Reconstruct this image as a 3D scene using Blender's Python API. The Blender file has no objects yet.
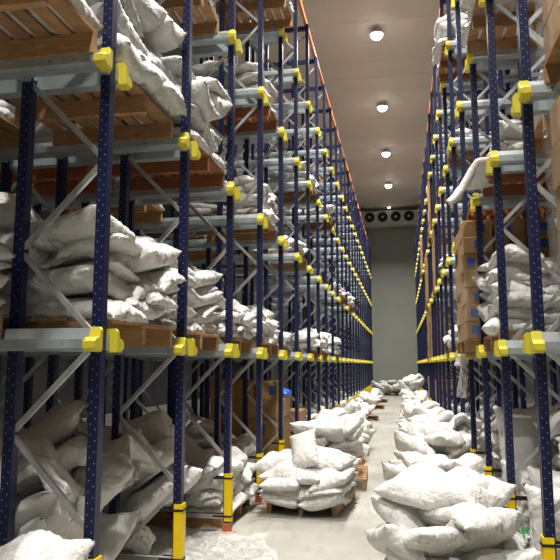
import bpy, bmesh, math, random
import numpy as np
from mathutils import Vector, Matrix, Euler
from mathutils.bvhtree import BVHTree
COL = bpy.context.scene.collection
R = math.radians
rng = random.Random(11)

# ------------------------------------------------------------------ sack shapes
# a dozen filled sacks are settled once with the cloth solver; every sack in the scene is shaped from one of them
NX, NY = 26, 42
SW, SL = .50, .80


def sack_sheet(seed):
    r = random.Random(seed)
    V = []; top = {}; bot = {}; F = []
    for j in range(NY+1):
        for i in range(NX+1):
            x = (i/NX-.5)*SW; y = (j/NY-.5)*SL
            edge = i in (0, NX) or j in (0, NY)
            h = .05*min(1, min(i, NX-i)/NX*6)*min(1, min(j, NY-j)/NY*6)
            n = lambda: r.uniform(-.004, .004)
            top[i, j] = len(V); V.append((x+n(), y+n(), h+n()))
            if edge: bot[i, j] = top[i, j]
            else: bot[i, j] = len(V); V.append((x+n(), y+n(), -h+n()))
    for j in range(NY):
        for i in range(NX):
            F.append((top[i, j], top[i+1, j], top[i+1, j+1], top[i, j+1]))
            F.append((bot[i, j], bot[i, j+1], bot[i+1, j+1], bot[i+1, j]))
    me = bpy.data.meshes.new('settling'); me.from_pydata(V, [], F); me.update()
    return me, top, bot


def settle_sacks():
    # name: (volume, rotation, height, blocks it falls on, mass, pressure)
    W = ((-1, .25, 0), (1, .6, 1))
    recipes = dict(
        flat_a=(.047, (0, 0, 0), .25, (), .45, 100),
        flat_b=(.053, (0, 0, 0), .25, (), .30, 200),
        flat_c=(.036, (8, 12, 0), .25, (), .45, 100),
        plump=(.060, (5, -10, 0), .25, (), .30, 200),
        saddle=(.048, (0, 0, 0), .30, (((-.6, -.12, 0), (.6, .12, .12)),), .45, 100),
        cross=(.046, (0, 0, 20), .30, (((-.1, -.6, 0), (.1, .6, .10)),), .45, 100),
        lean=(.048, (60, 0, 0), .50, (W,), .30, 100),
        fold=(.045, (0, 0, 0), .30, (((-.6, .1, 0), (.6, .6, .15)),), .45, 100),
        slump=(.046, (0, 30, 20), .40, (((.1, -.6, 0), (.6, .6, .2)),), .45, 100),
        peak=(.040, (85, 0, 0), .45, (((-1, .14, 0), (1, .6, 1)), ((-1, -.5, 0), (1, -.16, .25))), .45, 100),
        spill=(.040, (-12, 0, 10), .50, (((-.6, -.7, 0), (.6, .02, .32)),), .35, 100))
    sc = bpy.context.scene; made = []; sacks = {}
    def block(lo, hi):
        v = [(x, y, z) for z in (lo[2], hi[2]) for y in (lo[1], hi[1]) for x in (lo[0], hi[0])]
        me = bpy.data.meshes.new('settling'); me.from_pydata(v, [], [(0,2,3,1),(4,5,7,6),(0,1,5,4),(1,3,7,5),(3,2,6,7),(2,0,4,6)]); me.update()
        o = bpy.data.objects.new('settling', me); COL.objects.link(o); made.append(o)
        o.modifiers.new('collision', 'COLLISION'); o.collision.thickness_outer = .01; o.collision.cloth_friction = 15
    frames = 70
    block((-3, -3, -.5), (3*len(recipes)+3, 3, 0))
    for n, (name, (vol, rot, z, blocks, mass, pf)) in enumerate(recipes.items()):
        ox = 3*n
        me, top, bot = sack_sheet(n+1)
        o = bpy.data.objects.new('settling', me); COL.objects.link(o); made.append(o); sacks[name] = o
        o.location = (ox, 0, z); o.rotation_euler = tuple(R(a) for a in rot)
        md = o.modifiers.new('cloth', 'CLOTH'); s = md.settings
        s.quality = 9; s.mass = mass
        s.tension_stiffness = 60; s.compression_stiffness = 60; s.shear_stiffness = 25; s.bending_stiffness = .01
        s.tension_damping = 20; s.compression_damping = 20; s.shear_damping = 10; s.bending_damping = 1; s.air_damping = 2
        s.use_pressure = True; s.uniform_pressure_force = 0; s.use_pressure_volume = True; s.target_volume = vol; s.pressure_factor = pf
        md.collision_settings.collision_quality = 4; md.collision_settings.distance_min = .006
        md.point_cache.frame_start = 1; md.point_cache.frame_end = frames
        for lo, hi in blocks: block((lo[0]+ox, lo[1], lo[2]), (hi[0]+ox, hi[1], hi[2]))
    a, b = sc.frame_start, sc.frame_end
    sc.frame_start, sc.frame_end = 1, frames
    for f in range(1, frames+1): sc.frame_set(f)
    dg = bpy.context.evaluated_depsgraph_get(); grids = {}
    for name, o in sacks.items():
        ev = o.evaluated_get(dg); me = ev.to_mesh()
        P = np.array([tuple(o.matrix_world @ v.co) for v in me.vertices]); ev.to_mesh_clear()
        lo, hi = P.min(0), P.max(0)
        P -= np.array([(lo[0]+hi[0])/2, (lo[1]+hi[1])/2, lo[2]])
        print('SETTLED', name, (hi-lo).round(3))
        grids[name] = np.array([[[P[side[i, j]] for i in range(NX+1)] for j in range(NY+1)] for side in (top, bot)])
    for o in made:
        me = o.data; bpy.data.objects.remove(o); bpy.data.meshes.remove(me)
    sc.frame_set(1); sc.frame_start, sc.frame_end = a, b
    return grids


GRIDS = settle_sacks()


def grid_faces(nx, ny):
    top = {}; bot = {}; n = 0; src = []
    for j in range(ny+1):
        for i in range(nx+1):
            top[i, j] = n; n += 1; src.append((0, j, i))
    for j in range(ny+1):
        for i in range(nx+1):
            if i in (0, nx) or j in (0, ny): bot[i, j] = top[i, j]
            else: bot[i, j] = n; n += 1; src.append((1, j, i))
    F = []
    for j in range(ny):
        for i in range(nx):
            F.append((top[i, j], top[i+1, j], top[i+1, j+1], top[i, j+1]))
            F.append((bot[i, j], bot[i, j+1], bot[i+1, j+1], bot[i+1, j]))
    return np.array(F), src


FACES = {}
PROTO = {}
for res, st in (('hi', 1), ('lo', 2)):
    FACES[res], src = grid_faces(NX//st, NY//st)
    ix = tuple(np.array([[a, b*st, c*st] for a, b, c in src]).T)
    for k, g in GRIDS.items():
        PROTO[k, res] = g[ix]

_n = {}
for _i, _t in enumerate(grid_faces(NX, NY)[1]): _n[_t] = _i
HI2LO = np.array([_n[(a, b*2, c*2)] for a, b, c in grid_faces(NX//2, NY//2)[1]])

# ------------------------------------------------------------------ materials
def nodes(name):
    m = bpy.data.materials.new(name); m.use_nodes = True
    nt = m.node_tree
    return m, nt, nt.nodes['Principled BSDF'], nt.nodes.new, nt.links.new


def plain(name, col, rough=.5, metal=0., bump=0., bscale=40, var=0., vscale=3., coat=0.):
    m, nt, b, N, L = nodes(name)
    b.inputs['Base Color'].default_value = (*col, 1)
    b.inputs['Roughness'].default_value = rough
    b.inputs['Metallic'].default_value = metal
    b.inputs['Coat Weight'].default_value = coat
    if bump or var:
        tc = N('ShaderNodeTexCoord')
    if bump:
        n = N('ShaderNodeTexNoise'); n.inputs['Scale'].default_value = bscale; n.inputs['Detail'].default_value = 4
        bp = N('ShaderNodeBump'); bp.inputs['Strength'].default_value = bump; bp.inputs['Distance'].default_value = .01
        L(tc.outputs['Object'], n.inputs['Vector']); L(n.outputs['Fac'], bp.inputs['Height']); L(bp.outputs['Normal'], b.inputs['Normal'])
    if var:
        n2 = N('ShaderNodeTexNoise'); n2.inputs['Scale'].default_value = vscale; n2.inputs['Detail'].default_value = 6
        mr = N('ShaderNodeMapRange'); mr.inputs['From Min'].default_value = .3; mr.inputs['From Max'].default_value = .7
        mr.inputs['To Min'].default_value = 1-var; mr.inputs['To Max'].default_value = 1+var
        mx = N('ShaderNodeVectorMath'); mx.operation = 'SCALE'; mx.inputs[0].default_value = col
        L(tc.outputs['Object'], n2.inputs['Vector']); L(n2.outputs['Fac'], mr.inputs['Value'])
        L(mr.outputs['Result'], mx.inputs['Scale']); L(mx.outputs['Vector'], b.inputs['Base Color'])
    return m


def mat_sack(name, col, rough=.42):
    m, nt, b, N, L = nodes(name)
    tc = N('ShaderNodeTexCoord'); oi = N('ShaderNodeObjectInfo')
    off = N('ShaderNodeVectorMath'); off.operation = 'SCALE'; off.inputs[0].default_value = (37., 21., 53.)
    L(oi.outputs['Random'], off.inputs['Scale'])
    ad = N('ShaderNodeVectorMath'); ad.operation = 'ADD'
    L(tc.outputs['Object'], ad.inputs[0]); L(off.outputs['Vector'], ad.inputs[1])
    # creases of the woven film: ridged noise, stretched, plus a fine crumple
    n1 = N('ShaderNodeTexNoise'); n1.inputs['Scale'].default_value = 4.2; n1.inputs['Detail'].default_value = 5; n1.inputs['Roughness'].default_value = .55
    n1.inputs['Distortion'].default_value = .7
    L(ad.outputs['Vector'], n1.inputs['Vector'])
    s1 = N('ShaderNodeMath'); s1.operation = 'SUBTRACT'; s1.inputs[1].default_value = .5
    a1 = N('ShaderNodeMath'); a1.operation = 'ABSOLUTE'
    L(n1.outputs['Fac'], s1.inputs[0]); L(s1.outputs[0], a1.inputs[0])
    n2 = N('ShaderNodeTexNoise'); n2.inputs['Scale'].default_value = 30; n2.inputs['Detail'].default_value = 3
    L(ad.outputs['Vector'], n2.inputs['Vector'])
    mm = N('ShaderNodeMath'); mm.operation = 'MULTIPLY_ADD'; mm.inputs[1].default_value = .17
    L(n2.outputs['Fac'], mm.inputs[0]); L(a1.outputs[0], mm.inputs[2])
    bp = N('ShaderNodeBump'); bp.inputs['Strength'].default_value = .85; bp.inputs['Distance'].default_value = .06
    L(mm.outputs[0], bp.inputs['Height']); L(bp.outputs['Normal'], b.inputs['Normal'])
    # slight tint from sack to sack, a little dust
    mr = N('ShaderNodeMapRange'); mr.inputs['To Min'].default_value = .93; mr.inputs['To Max'].default_value = 1.03
    L(oi.outputs['Random'], mr.inputs['Value'])
    n3 = N('ShaderNodeTexNoise'); n3.inputs['Scale'].default_value = 2.5; n3.inputs['Detail'].default_value = 4
    L(ad.outputs['Vector'], n3.inputs['Vector'])
    mr3 = N('ShaderNodeMapRange'); mr3.inputs['From Min'].default_value = .55; mr3.inputs['From Max'].default_value = .8; mr3.inputs['To Min'].default_value = 0; mr3.inputs['To Max'].default_value = .35
    L(n3.outputs['Fac'], mr3.inputs['Value'])
    mix = N('ShaderNodeMix'); mix.data_type = 'RGBA'
    mix.inputs['A'].default_value = (*col, 1); mix.inputs['B'].default_value = (col[0]*.86, col[1]*.82, col[2]*.72, 1)
    L(mr3.outputs['Result'], mix.inputs['Factor'])
    sc = N('ShaderNodeVectorMath'); sc.operation = 'SCALE'
    L(mix.outputs['Result'], sc.inputs[0]); L(mr.outputs['Result'], sc.inputs['Scale']); L(sc.outputs['Vector'], b.inputs['Base Color'])
    b.inputs['Roughness'].default_value = rough
    return m


def mat_upright():
    m, nt, b, N, L = nodes('navy_enamel')
    tc = N('ShaderNodeTexCoord'); sp = N('ShaderNodeSeparateXYZ'); L(tc.outputs['Object'], sp.inputs[0])
    sn = N('ShaderNodeSeparateXYZ'); L(tc.outputs['Normal'], sn.inputs[0])
    def M(op, a, bb=None, c=None):
        n = N('ShaderNodeMath'); n.operation = op
        for i, v in enumerate((a, bb, c)):
            if v is None: continue
            if isinstance(v, (int, float)): n.inputs[i].default_value = v
            else: L(v, n.inputs[i])
        return n.outputs[0]
    # two staggered columns of painted hole dots on the faces that look along the aisle
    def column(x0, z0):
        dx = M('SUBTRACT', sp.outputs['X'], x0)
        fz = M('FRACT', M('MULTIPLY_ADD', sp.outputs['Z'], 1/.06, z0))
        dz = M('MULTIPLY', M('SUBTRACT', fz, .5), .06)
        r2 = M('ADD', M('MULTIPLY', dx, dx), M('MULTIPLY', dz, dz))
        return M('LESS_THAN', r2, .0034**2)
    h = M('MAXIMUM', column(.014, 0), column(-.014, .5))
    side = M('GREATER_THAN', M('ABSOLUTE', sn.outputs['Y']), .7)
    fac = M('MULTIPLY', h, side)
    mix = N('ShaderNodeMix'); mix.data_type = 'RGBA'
    mix.inputs['A'].default_value = (.006, .0095, .050, 1); mix.inputs['B'].default_value = (.34, .35, .39, 1)  # light grey paints in the brightness seen through the punched holes
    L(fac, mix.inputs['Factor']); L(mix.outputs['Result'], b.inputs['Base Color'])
    b.inputs['Roughness'].default_value = .36; b.inputs['Specular IOR Level'].default_value = .35
    return m


def mat_wood(name, col):
    m, nt, b, N, L = nodes(name)
    tc = N('ShaderNodeTexCoord'); oi = N('ShaderNodeObjectInfo')
    mp = N('ShaderNodeMapping'); mp.inputs['Scale'].default_value = (9, 9, 60)
    L(tc.outputs['Object'], mp.inputs['Vector'])
    n = N('ShaderNodeTexNoise'); n.inputs['Scale'].default_value = 1.2; n.inputs['Detail'].default_value = 5; n.inputs['Distortion'].default_value = .6
    L(mp.outputs['Vector'], n.inputs['Vector'])
    cr = N('ShaderNodeValToRGB'); cr.color_ramp.elements[0].position = .3; cr.color_ramp.elements[1].position = .72
    cr.color_ramp.elements[0].color = (col[0]*.6, col[1]*.55, col[2]*.5, 1); cr.color_ramp.elements[1].color = (*col, 1)
    L(n.outputs['Fac'], cr.inputs['Fac'])
    mr = N('ShaderNodeMapRange'); mr.inputs['To Min'].default_value = .72; mr.inputs['To Max'].default_value = 1.15
    L(oi.outputs['Random'], mr.inputs['Value'])
    sc = N('ShaderNodeVectorMath'); sc.operation = 'SCALE'
    L(cr.outputs['Color'], sc.inputs[0]); L(mr.outputs['Result'], sc.inputs['Scale']); L(sc.outputs['Vector'], b.inputs['Base Color'])
    b.inputs['Roughness'].default_value = .75
    return m


def mat_film(name, alpha, col=(.85, .87, .88), scale=9):
    m, nt, b, N, L = nodes(name)
    out = nt.nodes['Material Output']
    tc = N('ShaderNodeTexCoord')
    n = N('ShaderNodeTexNoise'); n.inputs['Scale'].default_value = scale; n.inputs['Detail'].default_value = 5; n.inputs['Distortion'].default_value = 1.2
    mp = N('ShaderNodeMapping'); mp.inputs['Scale'].default_value = (1, 1, .45); mp.inputs['Rotation'].default_value = (.4, .5, 0)
    L(tc.outputs['Object'], mp.inputs['Vector']); L(mp.outputs['Vector'], n.inputs['Vector'])
    bp = N('ShaderNodeBump'); bp.inputs['Strength'].default_value = .9; bp.inputs['Distance'].default_value = .05
    L(n.outputs['Fac'], bp.inputs['Height']); L(bp.outputs['Normal'], b.inputs['Normal'])
    b.inputs['Base Color'].default_value = (*col, 1); b.inputs['Roughness'].default_value = .18
    tr = N('ShaderNodeBsdfTransparent'); mx = N('ShaderNodeMixShader')
    mr = N('ShaderNodeMapRange'); mr.inputs['From Min'].default_value = .35; mr.inputs['From Max'].default_value = .7
    mr.inputs['To Min'].default_value = alpha*.5; mr.inputs['To Max'].default_value = min(1, alpha*1.7)
    L(n.outputs['Fac'], mr.inputs['Value']); L(mr.outputs['Result'], mx.inputs['Fac'])
    L(tr.outputs[0], mx.inputs[1]); L(b.outputs[0], mx.inputs[2]); L(mx.outputs[0], out.inputs['Surface'])
    return m


def mat_floor():
    m, nt, b, N, L = nodes('polished_concrete')
    tc = N('ShaderNodeTexCoord')
    n = N('ShaderNodeTexNoise'); n.inputs['Scale'].default_value = .9; n.inputs['Detail'].default_value = 9; n.inputs['Roughness'].default_value = .62
    L(tc.outputs['Object'], n.inputs['Vector'])
    cr = N('ShaderNodeValToRGB')
    e = cr.color_ramp.elements; e[0].position = .32; e[1].position = .66
    e[0].color = (.25, .242, .215, 1); e[1].color = (.42, .41, .375, 1)
    L(n.outputs['Fac'], cr.inputs['Fac'])
    # dark scuffs
    n2 = N('ShaderNodeTexNoise'); n2.inputs['Scale'].default_value = 4.5; n2.inputs['Detail'].default_value = 8; n2.inputs['Distortion'].default_value = 1
    mp = N('ShaderNodeMapping'); mp.inputs['Scale'].default_value = (1.6, .35, 1)
    L(tc.outputs['Object'], mp.inputs['Vector']); L(mp.outputs['Vector'], n2.inputs['Vector'])
    mr = N('ShaderNodeMapRange'); mr.inputs['From Min'].default_value = .52; mr.inputs['From Max'].default_value = .75; mr.inputs['To Max'].default_value = .62
    L(n2.outputs['Fac'], mr.inputs['Value'])
    mix = N('ShaderNodeMix'); mix.data_type = 'RGBA'; mix.inputs['B'].default_value = (.2, .19, .165, 1)
    L(cr.outputs['Color'], mix.inputs['A']); L(mr.outputs['Result'], mix.inputs['Factor']); L(mix.outputs['Result'], b.inputs['Base Color'])
    b.inputs['Roughness'].default_value = .42
    n3 = N('ShaderNodeTexNoise'); n3.inputs['Scale'].default_value = 25; n3.inputs['Detail'].default_value = 5
    L(tc.outputs['Object'], n3.inputs['Vector'])
    bp = N('ShaderNodeBump'); bp.inputs['Strength'].default_value = .12; bp.inputs['Distance'].default_value = .01
    L(n3.outputs['Fac'], bp.inputs['Height']); L(bp.outputs['Normal'], b.inputs['Normal'])
    return m


def mat_emit(name, col, s):
    m, nt, b, N, L = nodes(name)
    b.inputs['Base Color'].default_value = (.9, .9, .9, 1)
    b.inputs['Emission Color'].default_value = (*col, 1); b.inputs['Emission Strength'].default_value = s
    return m


MSACK = mat_sack('woven_sack', (.66, .652, .636))
MSACKG = mat_sack('dusty_sack', (.62, .58, .52), .5)
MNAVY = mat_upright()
MBLUE = plain('navy_beam', (.006, .0095, .050), .35)
MGALV = plain('galvanised_steel', (.42, .47, .49), .42, .55, var=.18, vscale=6)
MBRACE = plain('galvanised_brace', (.50, .51, .52), .38, .7, var=.2, vscale=8)
MYEL = plain('yellow_plastic', (.62, .53, .03), .5)
MGUARD = plain('yellow_guard_paint', (.86, .60, .0), .4, var=.08, vscale=9)
MORG = plain('orange_beam_paint', (.62, .20, .07), .5, var=.15, vscale=5)
MFOOT = plain('red_oxide_paint', (.50, .16, .08), .6, var=.2, vscale=20)
MBLACK = plain('black_strap', (.012, .012, .014), .5)
MWOOD = mat_wood('pallet_wood', (.46, .27, .125))
MWOODD = mat_wood('dark_pallet_wood', (.40, .15, .06))
MCARD = plain('brown_cardboard', (.37, .215, .085), .7, var=.1, vscale=4)
MTAPE = plain('blue_print', (.03, .10, .42), .5)
MFILM = mat_film('stretch_film', .085)
MFILMW = mat_film('cloudy_plastic', .36, (.88, .89, .88), 12)
MFLOOR = mat_floor()
MCEIL = plain('ceiling_panel', (.74, .715, .655), .55, var=.04, vscale=.6)
MWALL = plain('wall_panel', (.33, .35, .31), .4, var=.05, vscale=.5)
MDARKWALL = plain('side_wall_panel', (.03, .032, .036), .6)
MWHITE = plain('cooler_white', (.62, .62, .58), .45)
MFAN = plain('fan_black', (.012, .012, .014), .6)
MGREY = plain('fixture_grey', (.6, .6, .58), .5)
MLAMP = mat_emit('led_lens', (1., .97, .9), 9)
MGREEN = plain('green_print', (.02, .22, .06), .5)
MBLUEBAG = plain('blue_plastic', (.02, .10, .55), .35, bump=.6, bscale=10)

# ------------------------------------------------------------------ mesh helpers
class MB:
    def __init__(s): s.v = []; s.f = []; s.mi = []; s.mats = []
    def mat(s, m):
        if m not in s.mats: s.mats.append(m)
        return s.mats.index(m)
    def add(s, vs, fs, m):
        o = len(s.v); s.v += [tuple(p) for p in vs]; k = s.mat(m)
        for f in fs: s.f.append(tuple(o+i for i in f)); s.mi.append(k)
    def box(s, lo, hi, m, M=None):
        x0, y0, z0 = lo; x1, y1, z1 = hi
        vs = [(x0,y0,z0),(x1,y0,z0),(x1,y1,z0),(x0,y1,z0),(x0,y0,z1),(x1,y0,z1),(x1,y1,z1),(x0,y1,z1)]
        if M is not None: vs = [tuple(M @ Vector(p)) for p in vs]
        s.add(vs, [(0,3,2,1),(4,5,6,7),(0,1,5,4),(1,2,6,5),(2,3,7,6),(3,0,4,7)], m)
    def prism(s, prof, a, b, m, frame):
        """profile (u,w) swept from a to b; frame(u,w,t) gives the point"""
        n = len(prof)
        vs = [frame(u, w, a) for u, w in prof] + [frame(u, w, b) for u, w in prof]
        fs = [(i, (i+1) % n, n+(i+1) % n, n+i) for i in range(n)] + [tuple(range(n))[::-1], tuple(range(n, 2*n))]
        s.add(vs, fs, m)
    def cyl(s, c, r, h, m, n=16, axis='z', r2=None):
        r2 = r if r2 is None else r2
        vs = []
        for k, rr in ((0, r), (1, r2)):
            for i in range(n):
                a = 2*math.pi*i/n; p = (rr*math.cos(a), rr*math.sin(a), k*h)
                if axis == 'y': p = (p[0], p[2], p[1])
                if axis == 'x': p = (p[2], p[0], p[1])
                vs.append((c[0]+p[0], c[1]+p[1], c[2]+p[2]))
        s.add(vs, [(i, (i+1) % n, n+(i+1) % n, n+i) for i in range(n)] + [tuple(range(n))[::-1], tuple(range(n, 2*n))], m)
    def mesh(s, name, bevel=0, smooth=False):
        me = bpy.data.meshes.new(name); me.from_pydata(s.v, [], s.f)
        for m in s.mats: me.materials.append(m)
        me.polygons.foreach_set('material_index', s.mi)
        bm = bmesh.new(); bm.from_mesh(me)
        bmesh.ops.recalc_face_normals(bm, faces=bm.faces)
        if bevel: bmesh.ops.bevel(bm, geom=[e for e in bm.edges], offset=bevel, segments=1, affect='EDGES', clamp_overlap=True)
        bm.to_mesh(me); bm.free()
        if smooth: me.polygons.foreach_set('use_smooth', [True]*len(me.polygons))
        me.update()
        return me


def ob(name, me, parent=None, loc=(0,0,0), rot=(0,0,0)):
    o = bpy.data.objects.new(name, me); COL.objects.link(o)
    o.location = loc; o.rotation_euler = rot
    if parent is not None: o.parent = parent
    return o


def tag(o, label=None, cat=None, group=None, kind=None):
    if label: o['label'] = label
    if cat: o['category'] = cat
    if group: o['group'] = group
    if kind: o['kind'] = kind
    return o


def copy_thing(o):
    c = o.copy(); COL.objects.link(c)
    for ch in o.children:
        d = ch.copy(); COL.objects.link(d); d.parent = c
        for g in ch.children:
            e = g.copy(); COL.objects.link(e); e.parent = d
    return c

# ------------------------------------------------------------------ layout numbers
PITCH = 1.4
FACE = {'L': -1.677, 'R': .847}
Y0 = {'L': 3.407, 'R': 4.3155}
D = {'L': -1, 'R': 1}
LEV = [0, 1.721, 3.334, 4.945, 6.505]
TOP = 8.18
WALL_Y = 38.1
CEIL = 10.7
CAM_H, FPX, YAW, PIT = 1.5817, 647.92, .1854, .1304

cam = bpy.data.cameras.new('camera'); cam.sensor_width = 36; cam.lens = FPX*36/560; cam.clip_end = 200
co = ob('camera', cam, None, (0, 0, CAM_H), (math.pi/2+PIT, 0, YAW))
bpy.context.scene.camera = co
_cr = Euler((math.pi/2+PIT, 0, YAW)).to_matrix()


def project(p):
    d = _cr.transposed() @ (Vector(p) - Vector((0, 0, CAM_H)))
    if d.z > -.05: return (1e4, 1e4)
    return (280 + FPX*d.x/-d.z, 280 - FPX*d.y/-d.z)


def px_ray(u, v):
    return (_cr @ Vector(((u-280)/FPX, -(v-280)/FPX, -1))).normalized()


ORD = ['first', 'second', 'third', 'fourth', 'fifth', 'sixth', 'seventh', 'eighth', 'ninth', 'tenth', 'eleventh', 'twelfth',
       'thirteenth', 'fourteenth', 'fifteenth', 'sixteenth', 'seventeenth', 'eighteenth', 'nineteenth', 'twentieth']
SIDE = {'L': 'left', 'R': 'right'}

# ------------------------------------------------------------------ the room
def struct(name, mb): return tag(ob(name, mb.mesh(name)), kind='structure')
XL, XR, YB = -9.5, 8.5, -6.0
b = MB(); b.box((XL, YB, -.2), (XR, WALL_Y, 0), MFLOOR); struct('floor', b)
b = MB(); b.box((XL, YB, CEIL), (XR, WALL_Y, CEIL+.2), MCEIL)
for i in range(int((WALL_Y-YB)/1.15)):                        # raised lips of the ceiling panels, crosswise
    y = YB + .6 + i*1.15
    b.box((XL, y, CEIL-.006), (XR, y+.018, CEIL+.01), MCEIL)
struct('ceiling', b)
b = MB(); b.box((XL-.2, WALL_Y, -.2), (XR+.2, WALL_Y+.2, CEIL+.2), MWALL)
for i in range(34):                                           # standing ribs of the metal wall panels
    x = -9.2 + i*.5
    b.box((x, WALL_Y-.02, 0), (x+.05, WALL_Y+.01, CEIL), MWALL)
struct('wall_back', b)
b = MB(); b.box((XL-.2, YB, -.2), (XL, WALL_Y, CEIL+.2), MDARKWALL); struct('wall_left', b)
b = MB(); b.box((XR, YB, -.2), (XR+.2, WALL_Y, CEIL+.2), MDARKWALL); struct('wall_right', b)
b = MB(); b.box((XL-.2, YB-.2, -.2), (XR+.2, YB, CEIL+.2), MWALL); struct('wall_front', b)

# ceiling lamps
lamp_body = MB(); lamp_body.cyl((0, 0, .02), .175, .10, MGREY, 20, r2=.10); lamp_body.cyl((0, 0, .12), .05, .06, MGREY, 10); lamp_body = lamp_body.mesh('housing')
lamp_lens = MB()
for j in range(5):
    a0, a1 = R(90-j*18), R(90-(j+1)*18)
    lamp_lens.cyl((0, 0, .02-.15*math.cos(a0)), .17*math.sin(a0), .15*(math.cos(a0)-math.cos(a1)), MLAMP, 20, r2=max(.002, .17*math.sin(a1)))
lamp_lens = lamp_lens.mesh('lens')
LY = [-3.6, 1.6, 6.7, 11.8, 16.9, 22.03, 27.13, 32.15]
seen = 0
for i, y in enumerate(LY):
    t = ob('ceiling_lamp', None, None, (-.48, y, CEIL-.18))
    if y > 15:
        tag(t, 'round glowing ceiling lamp over the aisle, %s of the row, counting from the camera' % ['first', 'second', 'third', 'fourth'][seen], 'lamp', 'ceiling lamps'); seen += 1
    else:
        tag(t, 'round ceiling lamp above the near aisle, over the top edge of the view', 'lamp', 'ceiling lamps')
    ob('housing', lamp_body, t); ob('lens', lamp_lens, t)
    l = bpy.data.lights.new('lamp_light', 'AREA'); l.shape = 'DISK'; l.size = .34; l.energy = 470; l.color = (1, .955, .88); l.spread = R(130)
    lo = ob('lamp_light', l, t, (0, 0, -.16))
t = ob('ceiling_sensor', None, None, (-.55, 37.0, CEIL-.16))
tag(t, 'small bright fitting on the ceiling just before the cooling unit', 'ceiling fitting')
b = MB(); b.cyl((0, 0, .05), .09, .11, MGREY, 12); ob('housing', b.mesh('housing'), t)
b = MB(); b.cyl((0, 0, 0), .08, .05, mat_emit('sensor_glow', (1, .97, .9), 6), 12, r2=.09); ob('lens', b.mesh('lens'), t)

# evaporator with its row of fans
t = ob('cooling_unit', None, None, (-.55, 37.55, 9.75))
tag(t, 'white evaporator cooling unit with round black fans high on the back wall', 'cooling unit')
b = MB(); b.box((-1.75, -.42, -.02), (1.75, .4, .62), MWHITE); b.box((-1.75, -.45, .60), (1.75, .42, .66), MWHITE); ob('casing', b.mesh('casing', .015), t)
b = MB(); b.box((-1.7, -.38, -.14), (1.7, .36, -.03), MWHITE); ob('drip_tray', b.mesh('drip_tray', .01), t)
ring = MB()
for k in range(24):
    a0, a1 = 2*math.pi*k/24, 2*math.pi*(k+1)/24
    P = lambda a, r, y: (r*math.cos(a), y, r*math.sin(a))
    ring.add([P(a0,.25,-.02),P(a1,.25,-.02),P(a1,.29,-.02),P(a0,.29,-.02),P(a0,.25,.02),P(a1,.25,.02),P(a1,.29,.02),P(a0,.29,.02)],
             [(0,1,2,3),(4,7,6,5),(0,4,5,1),(3,2,6,7)], MFAN)
ring = ring.mesh('fan_ring')
fan = MB(); fan.cyl((0, .0, 0), .255, .012, MFAN, 24, 'y'); fan.cyl((0, -.05, 0), .07, .05, MGREY, 12, 'y')
for k in range(5):
    M = Matrix.Rotation(2*math.pi*k/5, 4, 'Y') @ Matrix.Translation((.15, -.02, 0)) @ Matrix.Rotation(.5, 4, 'X')
    fan.box((-.09, -.005, -.05), (.09, .005, .05), MFAN, M)
fan = fan.mesh('fan')
for k in range(4):
    f = ob('fan', fan, t, (-1.12+k*.745, -.435, .31)); ob('fan_ring', ring, f, (0, -.01, 0))
bk = MB(); bk.box((-.03, -.03, .66), (.03, .03, CEIL-9.75), MGREY); bk = bk.mesh('hanger')
for x in (-1.5, 1.5): ob('hanger', bk, t, (x, 0, 0))

# ------------------------------------------------------------------ racks
POST_X = [0, .51, 1.07, 1.58, 2.14, 2.65]                      # depth of the posts behind the rack face
def post_mesh():
    m = MB()
    prof = [(-.030,-.033),(-.030,-.012),(-.023,-.008),(-.023,.008),(-.030,.012),(-.030,.033),(.030,.033),(.030,-.033)]
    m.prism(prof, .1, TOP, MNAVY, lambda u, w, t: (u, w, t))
    return m.mesh('upright')
POST = post_mesh()
FOOTM = MB(); FOOTM.box((-.036,-.039,.008), (.036,.039,.1), MFOOT); FOOTM.box((-.07,-.07,0), (.07,.07,.008), MFOOT); FOOTM = FOOTM.mesh('foot')
RAILLEN = 2.95
def rail_mesh(d, s, far=False):
    # s: which side of the post the rail sits on; ledge carries the pallet, the tall lip guides it
    m = MB(); o = .085
    prof = [(o,.062),(o+.022,.062),(o+.036,.004),(o+.105,.0),(o+.105,-.05),(o+.085,-.062),(o,-.062)]
    m.prism(prof, -.02, RAILLEN, MGALV, lambda u, w, t: (d*t, s*u, w))
    for x in POST_X: m.box((d*x-.028, min(s*.03, s*(o+.004)), -.058), (d*x+.028, max(s*.03, s*(o+.004)), .03), MGALV)
    if not far:
        for x in (.12, .27, .6, 1.2):
            m.cyl((d*x, s*(o+.105) - (.004 if s > 0 else 0), -.026), .008, .004, MBLACK, 8, 'y')
    return m.mesh('rail')
def cap_mesh(d, s):
    m = MB(); o = .083
    prof = [(o,.068),(o+.03,.068),(o+.048,.012),(o+.085,.010),(o+.118,-.012),(o+.118,-.050),(o+.092,-.068),(o,-.068)]
    n = len(prof)
    cen = (o+.05, -.01)
    def ring_at(t, k): return [(d*t, s*(cen[0]+(u-cen[0])*k), cen[1]+(w-cen[1])*k) for u, w in prof]
    vs = ring_at(-.006, 1) + ring_at(-.056, 1) + ring_at(-.070, .8)
    fs = []
    for r in (0, 1): fs += [(r*n+i, r*n+(i+1) % n, (r+1)*n+(i+1) % n, (r+1)*n+i) for i in range(n)]
    fs += [tuple(range(n))[::-1], tuple(range(2*n, 3*n))]
    m.add(vs, fs, MYEL)
    return m.mesh('end_cap')
ZN = .1525
STEP = .5225
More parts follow.
